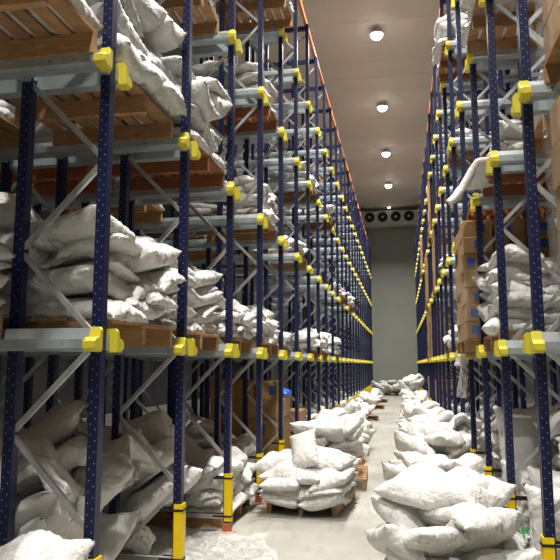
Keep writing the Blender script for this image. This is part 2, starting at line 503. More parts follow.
def brace_mesh(d, x0, x1, up):
    m = MB(); L = x1-x0; a = math.atan2(STEP if up else -STEP, L); ln = math.hypot(L, STEP)
    ca, sa = math.cos(a), math.sin(a)
    prof = [(-.015,-.013),(.015,-.013),(.015,.013),(.011,.013),(.011,-.009),(-.011,-.009),(-.011,.013),(-.015,.013)]
    m.prism(prof, -.01, ln+.01, MBRACE, lambda u, w, t: (d*(x0+t*ca-u*sa), w, (0 if up else STEP)+t*sa+u*ca))
    return m.mesh('brace')
RAILS = {}; CAPS = {}; BR = {}
for d in (-1, 1):
    for s in (-1, 1):
        RAILS[d, s] = rail_mesh(d, s); RAILS[d, s, 'far'] = rail_mesh(d, s, True); CAPS[d, s] = cap_mesh(d, s)
    for p in range(3):
        for up in (True, False): BR[d, p, up] = brace_mesh(d, POST_X[2*p], POST_X[2*p+1], up)
NB = 15
def bracing_mesh(d, p):
    m = MB()
    for i in range(NB):
        up = i % 2 == 1
        src = BR[d, p, up]
        m.add([(v.co.x, v.co.y, v.co.z+ZN+i*STEP) for v in src.vertices], [tuple(f.vertices) for f in src.polygons], MBRACE)
    return m.mesh('bracing')
BRACING = {(d, p): bracing_mesh(d, p) for d in (-1, 1) for p in range(3)}
def guard_mesh(d):
    m = MB(); f = -.030
    prof = [(f-.016,-.042),(f-.016,.042),(f+.05,.042),(f+.05,.035),(f-.006,.035),(f-.006,-.035),(f+.05,-.035),(f+.05,-.042)]
    m.prism(prof, .115, .555, MGUARD, lambda u, w, t: (d*u, w, t))
    return m.mesh('column_guard')
def strap_mesh(d):
    m = MB(); f = -.030
    prof = [(f-.019,-.045),(f-.019,.045),(f+.16,.045),(f+.16,.0422),(f-.0165,.0422),(f-.0165,-.0422),(f+.16,-.0422),(f+.16,-.045)]
    m.prism(prof, 0, .018, MBLACK, lambda u, w, t: (d*u, w, t))
    return m.mesh('strap')
GUARD = {d: guard_mesh(d) for d in (-1, 1)}
STRAP = {d: strap_mesh(d) for d in (-1, 1)}
def tie_mesh(d):
    m = MB(); m.box((min(0, d*2.65), -.03, TOP-.12), (max(0, d*2.65), .03, TOP-.04), MBLUE); return m.mesh('top_tie')
TIE = {d: tie_mesh(d) for d in (-1, 1)}
def sill_mesh(d):
    m = MB(); m.box((min(d*.04, d*.47), -.015, .13), (max(d*.04, d*.47), .015, .165), MBRACE); return m.mesh('foot_tie')
SILL = {d: sill_mesh(d) for d in (-1, 1)}

NF = {'L': 25, 'R': 24}
FRAMES = {}
for side in 'LR':
    d = D[side]
    for k in range(-1, NF[side]):
        y = Y0[side] + k*PITCH
        if y > WALL_Y-.3: break
        t = ob('rack_frame', None, None, (FACE[side], y, 0))
        if k < 0: lab = 'blue %s rack frame beside the camera, just outside the view' % SIDE[side]
        elif k == 0: lab = 'blue upright rack frame nearest the camera on the %s, yellow caps on its rails' % SIDE[side]
        elif k < 16: lab = 'blue upright rack frame of the %s rack, %s from the camera' % (SIDE[side], ORD[k])
        else: lab = 'blue rack frame in the far run of the %s rack, beyond the sixteenth' % SIDE[side]
        tag(t, lab, 'rack frame', 'upright frames of the %s rack' % SIDE[side])
        FRAMES[side, k] = t
        near = k <= 9
        npost = 6 if k <= 8 else 4
        for i in range(npost):
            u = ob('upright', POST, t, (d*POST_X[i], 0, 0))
            if k <= 5: ob('foot', FOOTM, u)
        for p in range(npost//2):
            if near and p == 0:
                for i in range(NB): ob('brace', BR[d, 0, i % 2 == 1], t, (0, 0, ZN+i*STEP))
            else: ob('bracing', BRACING[d, p], t)
        for z in LEV[1:]:
            for s in (-1, 1):
                r = ob('rail', RAILS[(d, s) if near else (d, s, 'far')], t, (0, 0, z))
                ob('end_cap', CAPS[d, s], r)
        g = ob('column_guard', GUARD[d], t)
        if near:
            for z in (.15, .50): ob('strap', STRAP[d], g, (0, 0, z))
        ob('top_tie', TIE[d], t)
        if near: ob('foot_tie', SILL[d], t)
    for j, (xx, nm, lb) in enumerate(((0, 'tie_beam', 'long orange tie beam along the top front edge of the %s rack'),
                                      (1.07, 'tie_beam', 'orange tie beam set back along the top of the %s rack'))):
        b = MB(); ya = Y0[side]-PITCH-.2; yb = Y0[side]+(NF[side]-1)*PITCH+.1
        b.box((-.03, ya, 0), (.03, yb, .07), MORG)
        tag(ob(nm, b.mesh(nm), None, (FACE[side]+d*(.03+xx), 0, TOP+.002)), lb % SIDE[side], 'beam')

# ------------------------------------------------------------------ pallets
def board(lo, hi, m=MWOOD):
    q = MB(); q.box(lo, hi, m); return q
def pallet_parts(W, Dp, m, runners=True):
    parts = []
    for i in range(8):
        x = -Dp/2 + .05 + i*(Dp-.1)/7
        parts.append(('deck_board', board((x-(.05 if i in (0, 7) else .042), -W/2, .122), (x+(.05 if i in (0, 7) else .042), W/2, .144), m).mesh('deck_board', .002)))
    for y in (-W/2+.028, 0, W/2-.028):
        parts.append(('stringer', board((-Dp/2, y-.026, .0), (Dp/2, y+.026, .122), m).mesh('stringer', .002)))
    for x in (-Dp/2+.05, 0, Dp/2-.05) if runners else ():
        parts.append(('bottom_board', board((x-.045, -W/2, 0), (x+.045, W/2, .022), m).mesh('bottom_board', .002)))
    return parts
PAL = {}
def pallet(c, rot=0, W=1.1, Dp=1.0, m=None, simple=False, label=None, group='wooden pallets', runners=False):
    m = m or MWOOD
    key = (round(W, 2), round(Dp, 2), m.name, runners)
    if key not in PAL: PAL[key] = pallet_parts(W, Dp, m, runners)
    if simple:
        if (key, 's') not in PAL:
            q = MB()
            for n, me in PAL[key]: q.add([tuple(v.co) for v in me.vertices], [tuple(f.vertices) for f in me.polygons], m)
            PAL[key, 's'] = q.mesh('pallet')
        t = ob('pallet', PAL[key, 's'], None, c, (0, 0, rot))
    else:
        t = ob('pallet', None, None, c, (0, 0, rot))
        for n, me in PAL[key]: ob(n, me, t)
    return tag(t, label, 'pallet', group)

# ------------------------------------------------------------------ sacks
MEMBERS = []       # objects piled up, labelled once it is known which of them the view shows
class Pile:
    CELL = .03
    def __init__(s, phrase, x0, x1, y0, y1, z0):
        s.phrase = phrase; s.x0 = x0-.6; s.y0 = y0-.6
        s.nx = int((x1-x0+1.2)/s.CELL)+1; s.ny = int((y1-y0+1.2)/s.CELL)+1
        s.H = np.zeros((s.nx, s.ny)); s.solid = None
        s.tier = 0; s.n = 0
    def block(s, x0, x1, y0, y1, z):
        i0, i1 = int((x0-s.x0)/s.CELL), int((x1-s.x0)/s.CELL); j0, j1 = int((y0-s.y0)/s.CELL), int((y1-s.y0)/s.CELL)
        s.H[max(i0, 0):i1, max(j0, 0):j1] = np.maximum(s.H[max(i0, 0):i1, max(j0, 0):j1], z)
    def blockrot(s, c, W, Dp, rot, z):
        X, Y = np.meshgrid(s.x0+np.arange(s.nx)*s.CELL, s.y0+np.arange(s.ny)*s.CELL, indexing='ij')
        dx, dy = X-c[0], Y-c[1]; u = dx*math.cos(rot)+dy*math.sin(rot); v = -dx*math.sin(rot)+dy*math.cos(rot)
        s.H = np.where((abs(u) < Dp/2) & (abs(v) < W/2), np.maximum(s.H, z), s.H); s.solid = s.H.copy()
    def blur(s, r):
        H = s.H
        k = max(1, int(r/s.CELL))
        for _ in range(2):
            P = np.pad(H, k, mode='edge'); c = np.cumsum(np.cumsum(P, 0), 1); c = np.pad(c, ((1, 0), (1, 0)))
            n = 2*k+1
            H = (c[n:, n:]-c[:-n, n:]-c[n:, :-n]+c[:-n, :-n])/(n*n)
        return H
    def sample(s, H, x, y):
        fx = np.clip((x-s.x0)/s.CELL, 0, s.nx-1.001); fy = np.clip((y-s.y0)/s.CELL, 0, s.ny-1.001)
        i = fx.astype(int); j = fy.astype(int); a = fx-i; c = fy-j
        return (H[i, j]*(1-a)*(1-c)+H[i+1, j]*a*(1-c)+H[i, j+1]*(1-a)*c+H[i+1, j+1]*a*c)
    def put(s, kind, x, y, yaw, scale=.88, drop=.14, tilt=(0, 0), zs=1., sink=.02, mat=None, flip=None, look=None, tier=None, blur=.05, lift=None, z=None, label=None):
        res = 'hi' if math.hypot(x, y) < 9.5 else 'lo'
        P = PROTO[kind, res].copy()*scale
        f = rng.random() if flip is None else flip
        mir = False
        if f < .5: P[:, 0] *= -1; mir = True
        P[:, 2] *= zs
        c, sn = math.cos(yaw), math.sin(yaw)
        Hb = s.blur(blur)
        fit = 0.
        if tilt != (0, 0):
            P = P @ np.array(Euler((tilt[0], tilt[1], 0)).to_matrix()).T; P[:, 2] -= P[:, 2].min()
        if z is None:
            # lean with the slope underneath, then sag a little into what is left of it
            X = P[:, 0]*c - P[:, 1]*sn; Y = P[:, 0]*sn + P[:, 1]*c
            h = s.sample(Hb, x+X, y+Y); ref = np.percentile(h, 75); h = np.clip(h, ref-.34*(drop > .2)-.12, ref+.12)
            A = np.stack([X, Y, np.ones(len(X))], 1); co_, *_ = np.linalg.lstsq(A, h, rcond=None)
            g = math.hypot(co_[0], co_[1]); lim = .95 if drop > .2 else (.35 if drop > 0 else 0.)
            if g > 1e-4 and lim > 0:
                k = min(1, lim/g); ang = math.atan(g*k); ax = Vector((-co_[1]/g, co_[0]/g, 0))
                Rm = np.array(Matrix.Rotation(ang, 3, ax))
                W3 = np.stack([X, Y, P[:, 2]], 1) @ Rm.T; X, Y, PZ = W3[:, 0], W3[:, 1], W3[:, 2]
                sl = (co_[0]*k, co_[1]*k)
            else: PZ = P[:, 2]; sl = (0, 0)
            h = s.sample(Hb, x+X, y+Y); ref = np.percentile(h - sl[0]*X - sl[1]*Y, 70)
            resid = np.clip(s.sample(s.blur(.12), x+X, y+Y) - sl[0]*X - sl[1]*Y - ref, -min(drop, .12)*.5, .025)
            Z = PZ + ref + resid - (0 if ref < .01 else sink)
            X = X + x; Y = Y + y
        else:
            X = x + P[:, 0]*c - P[:, 1]*sn; Y = y + P[:, 0]*sn + P[:, 1]*c
            Z = P[:, 2] + z
        Z = np.maximum(Z, .004)
        if s.solid is not None and z is None:
            i = np.clip(((X-s.x0)/s.CELL+.5).astype(int), 0, s.nx-1); j = np.clip(((Y-s.y0)/s.CELL+.5).astype(int), 0, s.ny-1)
            Z = np.maximum(Z, s.solid[i, j]+.002)
        V = np.stack([X-x, Y-y, Z-Z.min()], 1); zb = Z.min()
        low = V if res == 'lo' else V[HI2LO]
        me = bpy.data.meshes.new('sack')
        F = FACES[res]
        if mir: F = F[:, ::-1]
        me.vertices.add(len(V)); me.vertices.foreach_set('co', V.astype(np.float32).ravel())
        me.loops.add(F.size); me.loops.foreach_set('vertex_index', F.ravel().astype(np.int32))
        me.polygons.add(len(F)); me.polygons.foreach_set('loop_start', np.arange(0, F.size, 4, dtype=np.int32))
        me.polygons.foreach_set('use_smooth', np.ones(len(F), bool))
        me.update(calc_edges=True); me.validate()
        me.materials.append(mat or MSACK)
        o = ob('sack', me, None, (x, y, float(zb)))
        # raise the height field under the new sack
        for dx in (-.01, .01):
            for dy in (-.01, .01):
                i = np.clip(((X+dx-s.x0)/s.CELL).astype(int), 0, s.nx-1); j = np.clip(((Y+dy-s.y0)/s.CELL).astype(int), 0, s.ny-1)
                np.maximum.at(s.H, (i, j), Z)
        LOOK = dict(flat_a='flat', flat_b='plump', flat_c='slack', plump='plump', saddle='drooping', cross='arched', lean='slumped', fold='folded',
                    slump='slumped', peak='peaked', spill='rounded')
        MEMBERS.append(dict(o=o, pile=s.phrase, tier=s.tier if tier is None else tier, look=look or LOOK[kind], kind='sack',
                            grey=(mat is MSACKG), verts=low+np.array([x, y, zb]), faces=FACES['lo'], label=label))
        s.n += 1
        return o


FLATS = ['flat_a', 'flat_b', 'flat_c', 'flat_a', 'flat_b', 'plump']
LOOSE = ['flat_b', 'plump', 'flat_b', 'plump', 'lean', 'fold', 'slump', 'saddle', 'flat_a', 'spill']
TOPS = ['saddle', 'fold', 'slump', 'lean', 'flat_b', 'plump', 'flat_b']


def stack(phrase, cx, cy, z, layers, jit=.03, rot=0., W=1.1, Dp=1., top='flat', seed=0, scale=.88, front=1, mat=None, zs=.95, over=0., floor=False, skipback=False):
    """layers of five sacks; 'front' is the sign of X towards the aisle"""
    r = random.Random(seed*7919+13)
    p = Pile(phrase, cx-.8, cx+.8, cy-.85, cy+.85, z)
    p.H[:] = z-.5 if not floor else 0
    p.blockrot((cx, cy), W, Dp, rot, z)
    sx, sy = Dp/1.0, W/1.2
    A = [(.19, -.4, 90), (.19, 0, 90), (.19, .4, 90), (-.30, -.29, 0), (-.30, .29, 0)]
    B = [(.30, -.29, 0), (.30, .29, 0), (-.19, -.4, 90), (-.19, 0, 90), (-.19, .4, 90)]
    for l in range(layers):
        p.tier = l
        last = l == layers-1
        for (dx, dy, a) in (A if l % 2 == 0 else B):
            if skipback and dx < 0 and not last: continue
            if last and top == 'some' and r.random() < .35: continue
            dx = front*dx*sx + over*front*(.5+.5*l/max(1, layers-1)); dy *= sy
            x = cx + dx*math.cos(rot)-dy*math.sin(rot) + r.gauss(0, jit); y = cy + dx*math.sin(rot)+dy*math.cos(rot) + r.gauss(0, jit)
            kind = r.choice(FLATS) if not last or top == 'flat' else r.choice(TOPS)
            p.put(kind, x, y, R(a + r.choice((0, 180)) + r.gauss(0, jit*120)) + rot, scale*r.uniform(.96, 1.05), zs=zs, mat=mat, drop=.12 if l else 0., blur=.06)
    return p


def lane_y(side, k): return Y0[side] + (k+.5)*PITCH
def lane_name(side, k, lev):
    lv = {0: 'on the floor', 1: 'on the first level', 2: 'on the second level', 3: 'on the third level', 4: 'on the top level'}[lev]
    if k < 0: w = 'nearest'
    else: w = ORD[k+1] if k < 15 else 'far'
    return '%s rack bay, %s' % (SIDE[side], lv), w
def bay(side, k, lev):
    lv = ['floor', 'first level', 'second level', 'third level', 'top level'][lev]
    w = 'nearest' if k < 0 else ORD[k+1]
    return '%s %s bay, %s' % (w, SIDE[side], lv)


def load(side, k, lev, layers, prot=.1, seed=0, dark=False, deep=0., pal=True, **kw):
    """a pallet in a lane of the rack, its front edge 'prot' in front of the rack face, and its sacks"""
    d = D[side]; cx = FACE[side] + d*(.5 - prot + deep); cy = lane_y(side, k); z = LEV[lev]
    if pal:
        where = bay(side, k, lev)
        pallet((cx, cy, z), 0, m=MWOODD if dark else MWOOD, simple=(cy > 12 or deep > 0),
               label='wooden pallet under sacks in the %s%s' % (where, ', set back' if deep else ''))
        z += .144
    if layers: return stack(bay(side, k, lev) + (', set back' if deep else ''), cx, cy, z, layers, front=-d, seed=seed+k*31+lev*7+(3 if side == 'R' else 0), **kw)

# ------------------------------------------------------------------ heaps
def at_y(u, v, Y):
    r = px_ray(u, v); t = Y/r.y
    return r.x*t, CAM_H + r.z*t


def heap(phrase, x0, x1, y0, y1, T, n, seed, kinds=LOOSE, scale=.92, z0=0., mat=None, pile=None, fit=None, minz=.06):
    r = random.Random(seed)
    p = pile or Pile(phrase, x0, x1, y0, y1, z0)
    gx = p.x0+np.arange(p.nx)*p.CELL; gy = p.y0+np.arange(p.ny)*p.CELL
    core = np.array([[T(a, b_)-.40 if x0 < a < x1 and y0 < b_ < y1 else -9 for b_ in gy] for a in gx])
    p.H = np.maximum(p.H, np.where(core > .12, core, -9))
    for q in range(n):
        Hb = p.blur(.1); best = None
        for c in range(40):
            x, y = r.uniform(x0, x1), r.uniform(y0, y1)
            dfc = T(x, y) - float(p.sample(Hb, np.array([x]), np.array([y]))[0])
            if best is None or dfc > best[0]: best = (dfc, x, y)
        if best[0] < minz: break
        h = T(best[1], best[2]) - best[0]
        p.tier = int(h/.17)
        k = r.choice(kinds)
        p.put(k, best[1], best[2], r.uniform(0, 2*math.pi), scale*r.uniform(.9, 1.08), drop=.25, zs=r.uniform(.9, 1.1), mat=mat, blur=.07,
              tilt=(r.gauss(0, .10), r.gauss(0, .10)))
    return p


def dome(xc, yc, wx, wy, h, pw=4, base=0.):
    return lambda x, y: base + h*max(0, 1-abs((x-xc)/wx)**pw)*max(0, 1-abs((y-yc)/wy)**pw)

# ---- aisle, left row of pallets
ry = R(-7)
pallet((-1.04, 7.60, 0), ry + R(90), W=.78, Dp=1.02, runners=False, label='wooden pallet under the neat front sack stack standing in the aisle')
P1 = Pile('front aisle pallet', -1.5, -.55, 7.0, 8.2, .144)
P1.blockrot((-1.04, 7.60), .78, 1.02, ry+R(90), .144)
r_ = random.Random(5)
for l in range(4):
    P1.tier = l
    o = .012*(l % 2)
    if l % 2 == 0: lay = [(-.235, -.34, 0), (.235, -.34, 0), (-.0, .16, 90), (0, .45, 90)]
    else: lay = [(-.14, -.40, 88), (.27, -.33, 4), (-.22, .2, 0), (.22, .2, 0)]
    for dx, dy, a in lay:
        c, s = math.cos(ry), math.sin(ry); dx = dx*1.0 + .02; dy -= .05
        P1.put(r_.choice(FLATS), -1.02+dx*c-dy*s+r_.gauss(0, .015), 7.62+dx*s+dy*c+r_.gauss(0, .015), ry+R(a+r_.gauss(0, 3)), .93, drop=.10, zs=.80, blur=.06, sink=.025)
P1.tier = 4
P1.put('plump', -1.30, 7.38, R(75), .92, drop=.12, label='plump white sack sagging on top of the front aisle pallet, at its left')
P1.put('flat_b', -.79, 7.45, R(-10), .86, drop=.1, label='smooth boxy white sack on top of the front aisle pallet, at its right')
P1.put('plump', -1.06, 7.22, R(-8), .70, tilt=(R(62), R(-12)), drop=.06, sink=.16, flip=.9, label='white sack standing on end, wedged between two on the front aisle pallet')
P1.put('flat_b', -1.0, 7.85, R(80), .86, drop=.1)

pallet((-.98, 9.1, 0), R(92), W=.95, Dp=1.15, label='wooden pallet behind the front pallet of the aisle, bare corner showing')
P2 = Pile('second aisle pallet on the left', -1.6, -.5, 8.4, 9.8, .144); P2.blockrot((-.98, 9.1), .95, 1.15, R(92), .144)
heap('', -1.35, -.82, 8.75, 9.5, dome(-1.05, 9.1, .6, .8, .62, base=.05), 20, 21, pile=P2, kinds=FLATS)
P2.tier = 6
P2.put('flat_b', -1.12, 8.65, R(82), .95, drop=.2, tilt=(0, R(8)), label='long white sack lying across the second aisle pallet, behind the front stack')
P2.put('slump', -.72, 8.9, R(20), .9, drop=.3)
for i, (y, n, h) in enumerate(((10.6, 15, .62), (12.3, 14, .6), (14.1, 12, .62), (16.4, 10, .5), (19.5, 8, .45), (24.5, 8, .6), (28.5, 6, .6))):
    nm = 'left aisle heap, %s behind the pallets' % ORD[i] if i < 5 else 'left aisle heap at the far end'
    nm = '%s left aisle heap beyond the second pallet' % ORD[i]
    xo = -1.12 if i < 2 else -1.32
    pallet((xo, y, 0), R(90+4*i), W=.95, Dp=1.15, simple=True, label='wooden pallet under the %s' % nm)
    q = Pile(nm, xo-.5, xo+.5, y-.7, y+.7, 0); q.blockrot((xo, y), .95, 1.15, R(90+4*i), .144)
    heap('', xo-.28, xo+.22, y-.55, y+.55, dome(xo, y, .7, .85, h, base=.05), n, 40+i, pile=q, kinds=LOOSE)

# ---- aisle, right row
pallet((.42, 9.55, 0), R(88), W=1.0, Dp=1.2, label='wooden pallet under the right aisle heap, block corner showing by the clear floor')
R2 = Pile('middle right aisle heap', -.3, 1.1, 8.6, 10.4, 0); R2.blockrot((.42, 9.55), 1., 1.2, R(88), .144)
heap('', .16, .8, 9.0, 10.2, dome(.42, 9.55, .75, 1.0, .62, base=.05), 22, 61, pile=R2)
R2.tier = 5
def hand(p, kind, u, v, Y, yaw, scale, **kw):
    x, z = at_y(u, v, Y)
    return p.put(kind, x, Y, R(yaw), scale, **kw)
hand(R2, 'plump', 410, 455, 8.9, 80, .85, tilt=(R(20), 0), drop=.3, label='big creased white sack facing the clear floor on the middle right heap')
hand(R2, 'flat_b', 440, 452, 8.85, 30, .85, tilt=(R(25), 0), drop=.3, label='white sack leaning with a peaked corner on the middle right heap')
hand(R2, 'flat_b', 402, 478, 8.75, 80, .75, drop=.3, label='flat white sack lowest at the left edge of the middle right heap')
hand(R2, 'spill', 436, 478, 8.55, 10, .85, drop=.3, label='small bulging white sack facing the camera, low in the middle right heap')
hand(R2, 'saddle', 462, 445, 9.2, 120, .9, drop=.3)
R1b = Pile('right aisle heap before the middle one', -.2, 1.0, 6.4, 8.5, 0)
heap('', .2, .85, 6.7, 8.3, dome(.55, 7.4, .6, 1.1, .46), 20, 71, pile=R1b)
R1 = Pile('near right aisle heap', -.3, 1.0, 4.5, 6.6, 0)
heap('', .12, .66, 4.8, 6.3, dome(.42, 5.5, .5, .95, .42), 22, 81, pile=R1, scale=.95)
R1.tier = 4
hand(R1, 'flat_b', 402, 535, 5.2, 60, .85, drop=.3, label='white sack pointing left over the clear floor, near right heap')
hand(R1, 'plump', 388, 552, 4.95, 10, .78, drop=.3, label='white sack rolled against the clear floor at the bottom left of the near right heap')
hand(R1, 'flat_a', 425, 556, 4.8, 30, .85, drop=.3, label='creased white sack at the very bottom of the view, near right heap')
hand(R1, 'fold', 486, 545, 4.85, -50, .88, drop=.3, label='white sack with a taut seam sloping to the yellow column guard, near right heap')
hand(R1, 'slump', 462, 535, 4.9, 10, .8, drop=.3)
hand(R1, 'flat_b', 436, 512, 5.2, 62, 1.08, drop=.15, zs=.9, tilt=(R(4), R(-6)), label='large bright white sack sprawled across the middle of the near right heap')
hand(R1, 'lean', 464, 492, 5.6, 20, .9, drop=.3, label='white sack with an upturned end topping the near right heap')
hand(R1, 'flat_b', 492, 502, 5.6, 10, .85, drop=.3, label='white sack draped down the right flank of the near right heap')
hand(R1, 'flat_b', 418, 500, 6.3, 75, .9, drop=.3, label='flat white sack behind the large sprawled one on the near right heap')
for i, (y, n, h, w) in enumerate(((11.6, 18, .66, .62), (13.4, 16, .72, .6), (15.4, 14, .7, .6), (17.6, 12, .75, .6), (20.2, 12, .8, .55), (23.2, 11, .9, .5))):
    nm = '%s right aisle heap beyond the middle one' % ORD[i]
    pallet((.38, y, 0), R(90), W=1.0, Dp=1.2, simple=True, label='wooden pallet under the %s' % nm)
    q = Pile(nm, -.2, .9, y-.8, y+.8, 0); q.blockrot((.38, y), 1., 1.2, R(90), .144)
    heap('', .16, .78, y-.7, y+.7, dome(.38, y, w, 1.0, h, base=.05), n, 140+i, pile=q)
q = Pile('tall far end of the right aisle heap', -.1, .8, 25, 26.4, 0)
heap('', .0, .62, 25.1, 26.2, dome(.32, 25.6, .45, .8, 1.35, pw=6), 16, 190, pile=q)
pallet((-.9, 35.3, 0), R(80), W=1.2, Dp=1., simple=True, label='wooden pallet under the grey heap before the back wall')
q = Pile('heap before the back wall', -1.9, .8, 34.4, 36.5, 0); q.blockrot((-.9, 35.3), 1.2, 1., R(80), .144)
heap('', -1.7, .7, 34.6, 36.2, dome(-.6, 35.4, 1.4, 1.0, .85), 20, 200, pile=q, kinds=LOOSE, scale=1.15)

# ---- floor level inside the racks
def bayheap(side, k, h, n, seed, x0=.1, x1=1.15, kinds=LOOSE, scale=.95, mat=None, ybias=.0, pw=5):
    d = D[side]; f = FACE[side]; yc = lane_y(side, k)
    a, b_ = sorted((f+d*x0, f+d*x1))
    return heap('floor heap of the %s %s bay' % ('nearest' if k < 0 else ORD[k+1], SIDE[side]), a, b_, yc-.55, yc+.55,
                dome((a+b_)/2, yc+ybias, (b_-a)/2+.2, .85, h, pw), n, seed, kinds, scale, mat=mat)
q = Pile('big sack by the nearest post', -2.3, -1.3, 2.3, 3.3, 0)
heap('', -2.3, -1.6, 2.3, 3.05, dome(-1.95, 2.7, .6, .6, .62), 10, 301, pile=q)
q.tier = 4
q.put('flat_b', -1.86, 2.92, R(82), 1.12, drop=.3, tilt=(R(6), 0), mat=MSACK, label='large smooth white sack in the lower left corner, before the nearest left post')
bayheap('L', 0, 1.05, 30, 302, x0=.40, x1=1.5)
bayheap('L', 1, 1.02, 26, 303, x0=.40, x1=1.5)
pallet((FACE['L']-.54, lane_y('L', 2), .0), R(4), label='wooden pallet under white sacks on the floor between left posts')
P3 = stack('floor pallet of the fourth left bay', FACE['L']-.54, lane_y('L', 2), .144, 4, jit=.05, top='some', seed=33, front=1, scale=.9, floor=True)
bayheap('L', 3, .80, 18, 304, x0=.35, x1=1.3)
bayheap('L', 6, 1.0, 12, 305, kinds=FLATS)
for k in (7, 8): stack('floor pallet of the %s left bay' % ORD[k+1], FACE['L']-.45, lane_y('L', k), .01, 7, jit=.03, seed=90+k, front=1, floor=True, skipback=True)
for k in (10, 12, 15): bayheap('L', k, .9, 7, 306+k, kinds=FLATS, x1=.8)
bayheap('R', -1, 1.15, 12, 320, x0=.45, x1=1.5)
q = bayheap('R', 0, 1.30, 26, 321, x0=.42, x1=1.5)
q.put('plump', 1.04, 5.05, R(12), .95, z=.02, tilt=(R(78), 0), flip=.9, look='upright', label='upright white sack with a green print, just behind the second right post')
q.put('flat_b', 1.16, 5.45, R(-20), 1.0, z=.05, tilt=(R(74), 0), flip=.9, look='upright')
q.put('flat_b', 1.1, 4.62, R(8), .95, z=.02, tilt=(R(76), 0), flip=.2, look='upright')
q = bayheap('R', 1, 1.26, 24, 322, x0=.40, x1=1.5)
q.put('plump', 1.06, 6.5, R(5), 1.0, z=.45, tilt=(R(76), 0), flip=.9, look='upright', label='tall white sack leaning upright high in the bay behind the third right post')
q.put('flat_b', 1.05, 6.05, R(-6), 1.0, z=.02, tilt=(R(74), 0), flip=.9, look='upright')
bayheap('R', 2, 1.05, 16, 323, x0=.35, x1=1.4)
bayheap('R', 3, 1.1, 12, 324, x0=.35, x1=1.4)
for k in (5, 7): bayheap('R', k, 1.1, 8, 325+k, x0=.3, x1=.9)

# ---- upper levels, left
load('L', -1, 1, 6, prot=-.50, seed=1, jit=.04)
load('L', 0, 1, 5, prot=-.02, seed=2, jit=.05, top='some', scale=1.0, zs=.9)
load('L', 1, 1, 6, prot=-.06, seed=3, jit=.04, scale=.88)
load('L', 2, 1, 4, prot=-.06, seed=4, jit=.02)
load('L', 3, 1, 4, prot=.0, seed=5, jit=.03)
load('L', 4, 1, 3, prot=-.1, seed=6, jit=.04, skipback=True)
load('L', 6, 1, 4, prot=.0, seed=7, jit=.05, skipback=True)
load('L', 7, 1, 5, prot=.03, seed=8, jit=.05, skipback=True)
load('L', 9, 1, 5, prot=.03, seed=9, jit=.05, skipback=True)
load('L', -1, 2, 4, prot=.0, seed=10, jit=.04, over=.02, scale=1.0, zs=1.2)
load('L', 0, 2, 3, prot=-.05, seed=11, jit=.05, over=.02, scale=1.04, zs=1.3)
load('L', 0, 2, 3, prot=-.05, seed=12, jit=.05, deep=1.25)
load('L', 1, 2, 4, prot=-.02, seed=13, jit=.04, dark=True, scale=1.0, zs=1.25)
load('L', 1, 2, 2, prot=.0, seed=14, jit=.05, deep=1.2, dark=True)
load('L', 3, 2, 5, prot=-.04, seed=16, jit=.03)
load('L', 5, 2, 3, prot=.0, seed=17, skipback=True)
load('L', 1, 3, 3, prot=-.1, seed=18)
load('L', 3, 3, 4, prot=-.02, seed=20, dark=True)
load('L', 6, 3, 4, prot=.0, seed=21, skipback=True)
load('L', 8, 3, 3, prot=.05, seed=22, dark=True, jit=.06, skipback=True)
load('L', 3, 4, 3, prot=.2, seed=23, jit=.04)
load('L', 10, 2, 4, prot=.1, seed=25, skipback=True)
load('L', 12, 2, 4, prot=.12, seed=27, skipback=True)
for k, lev in ((0, 1), (1, 1), (2, 1), (3, 1), (4, 1), (-1, 2), (2, 2), (4, 2), (5, 1), (2, 3), (4, 3)):
    load('L', k, lev, 3, prot=-.05, seed=60+k, jit=.04, deep=1.15, skipback=True)  # extra set-back loads, added to block light deep in the left rack
# ---- upper levels, right
load('R', 0, 1, 5, prot=-.80, seed=40, jit=.04, skipback=True)
load('R', 1, 1, 6, prot=.02, seed=41, jit=.03, scale=.95)
load('R', 5, 1, 4, prot=.02, seed=43, skipback=True)
load('R', 0, 2, 4, prot=-.25, seed=44, jit=.03)
rs = load('R', 1, 2, 2, prot=-.03, seed=45, dark=True)
rs.tier = 3
load('R', 2, 2, 0, prot=.0, seed=46, dark=True)
load('R', 1, 3, 3, prot=.07, seed=47, jit=.04, over=.03, scale=1.0, zs=1.2)
load('R', 4, 4, 3, prot=.1, seed=49, jit=.04, over=.03, dark=True, scale=1.0, zs=1.3)
load('R', 4, 3, 2, prot=.0, seed=50, skipback=True)
load('R', 6, 2, 3, prot=.0, seed=51, skipback=True)

# ------------------------------------------------------------------ cartons
CARTON = {}
BOXP = []; BOXF = []
for ax in range(3):                              # a box as six little point grids, for telling whether it shows
    for e in (0, 1):
        n0 = len(BOXP)
        for i in range(4):
            for j in range(4):
                q = [0, 0, 0]; q[ax] = e; q[(ax+1) % 3] = i/3; q[(ax+2) % 3] = j/3; BOXP.append(tuple(q))
        for i in range(3):
            for j in range(3): BOXF.append((n0+i*4+j, n0+i*4+j+1, n0+i*4+j+5, n0+i*4+j+4))
def carton_mesh(sx, sy, sz):
    key = (round(sx, 3), round(sy, 3), round(sz, 3))
    if key not in CARTON:
        m = MB(); m.box((-sx/2, -sy/2, 0), (sx/2, sy/2, sz), MCARD)
        t = MB(); t.box((-.03, -sy/2-.0015, sz*.25), (.05, -sy/2+.002, sz*.75), MTAPE)
        f = MB(); f.box((-sx/2-.001, -.028, sz-.002), (sx/2+.001, .028, sz+.001), MCARD)
        CARTON[key] = (m.mesh('carton', .006), t.mesh('blue_mark'), f.mesh('tape_strip'))
    return CARTON[key]
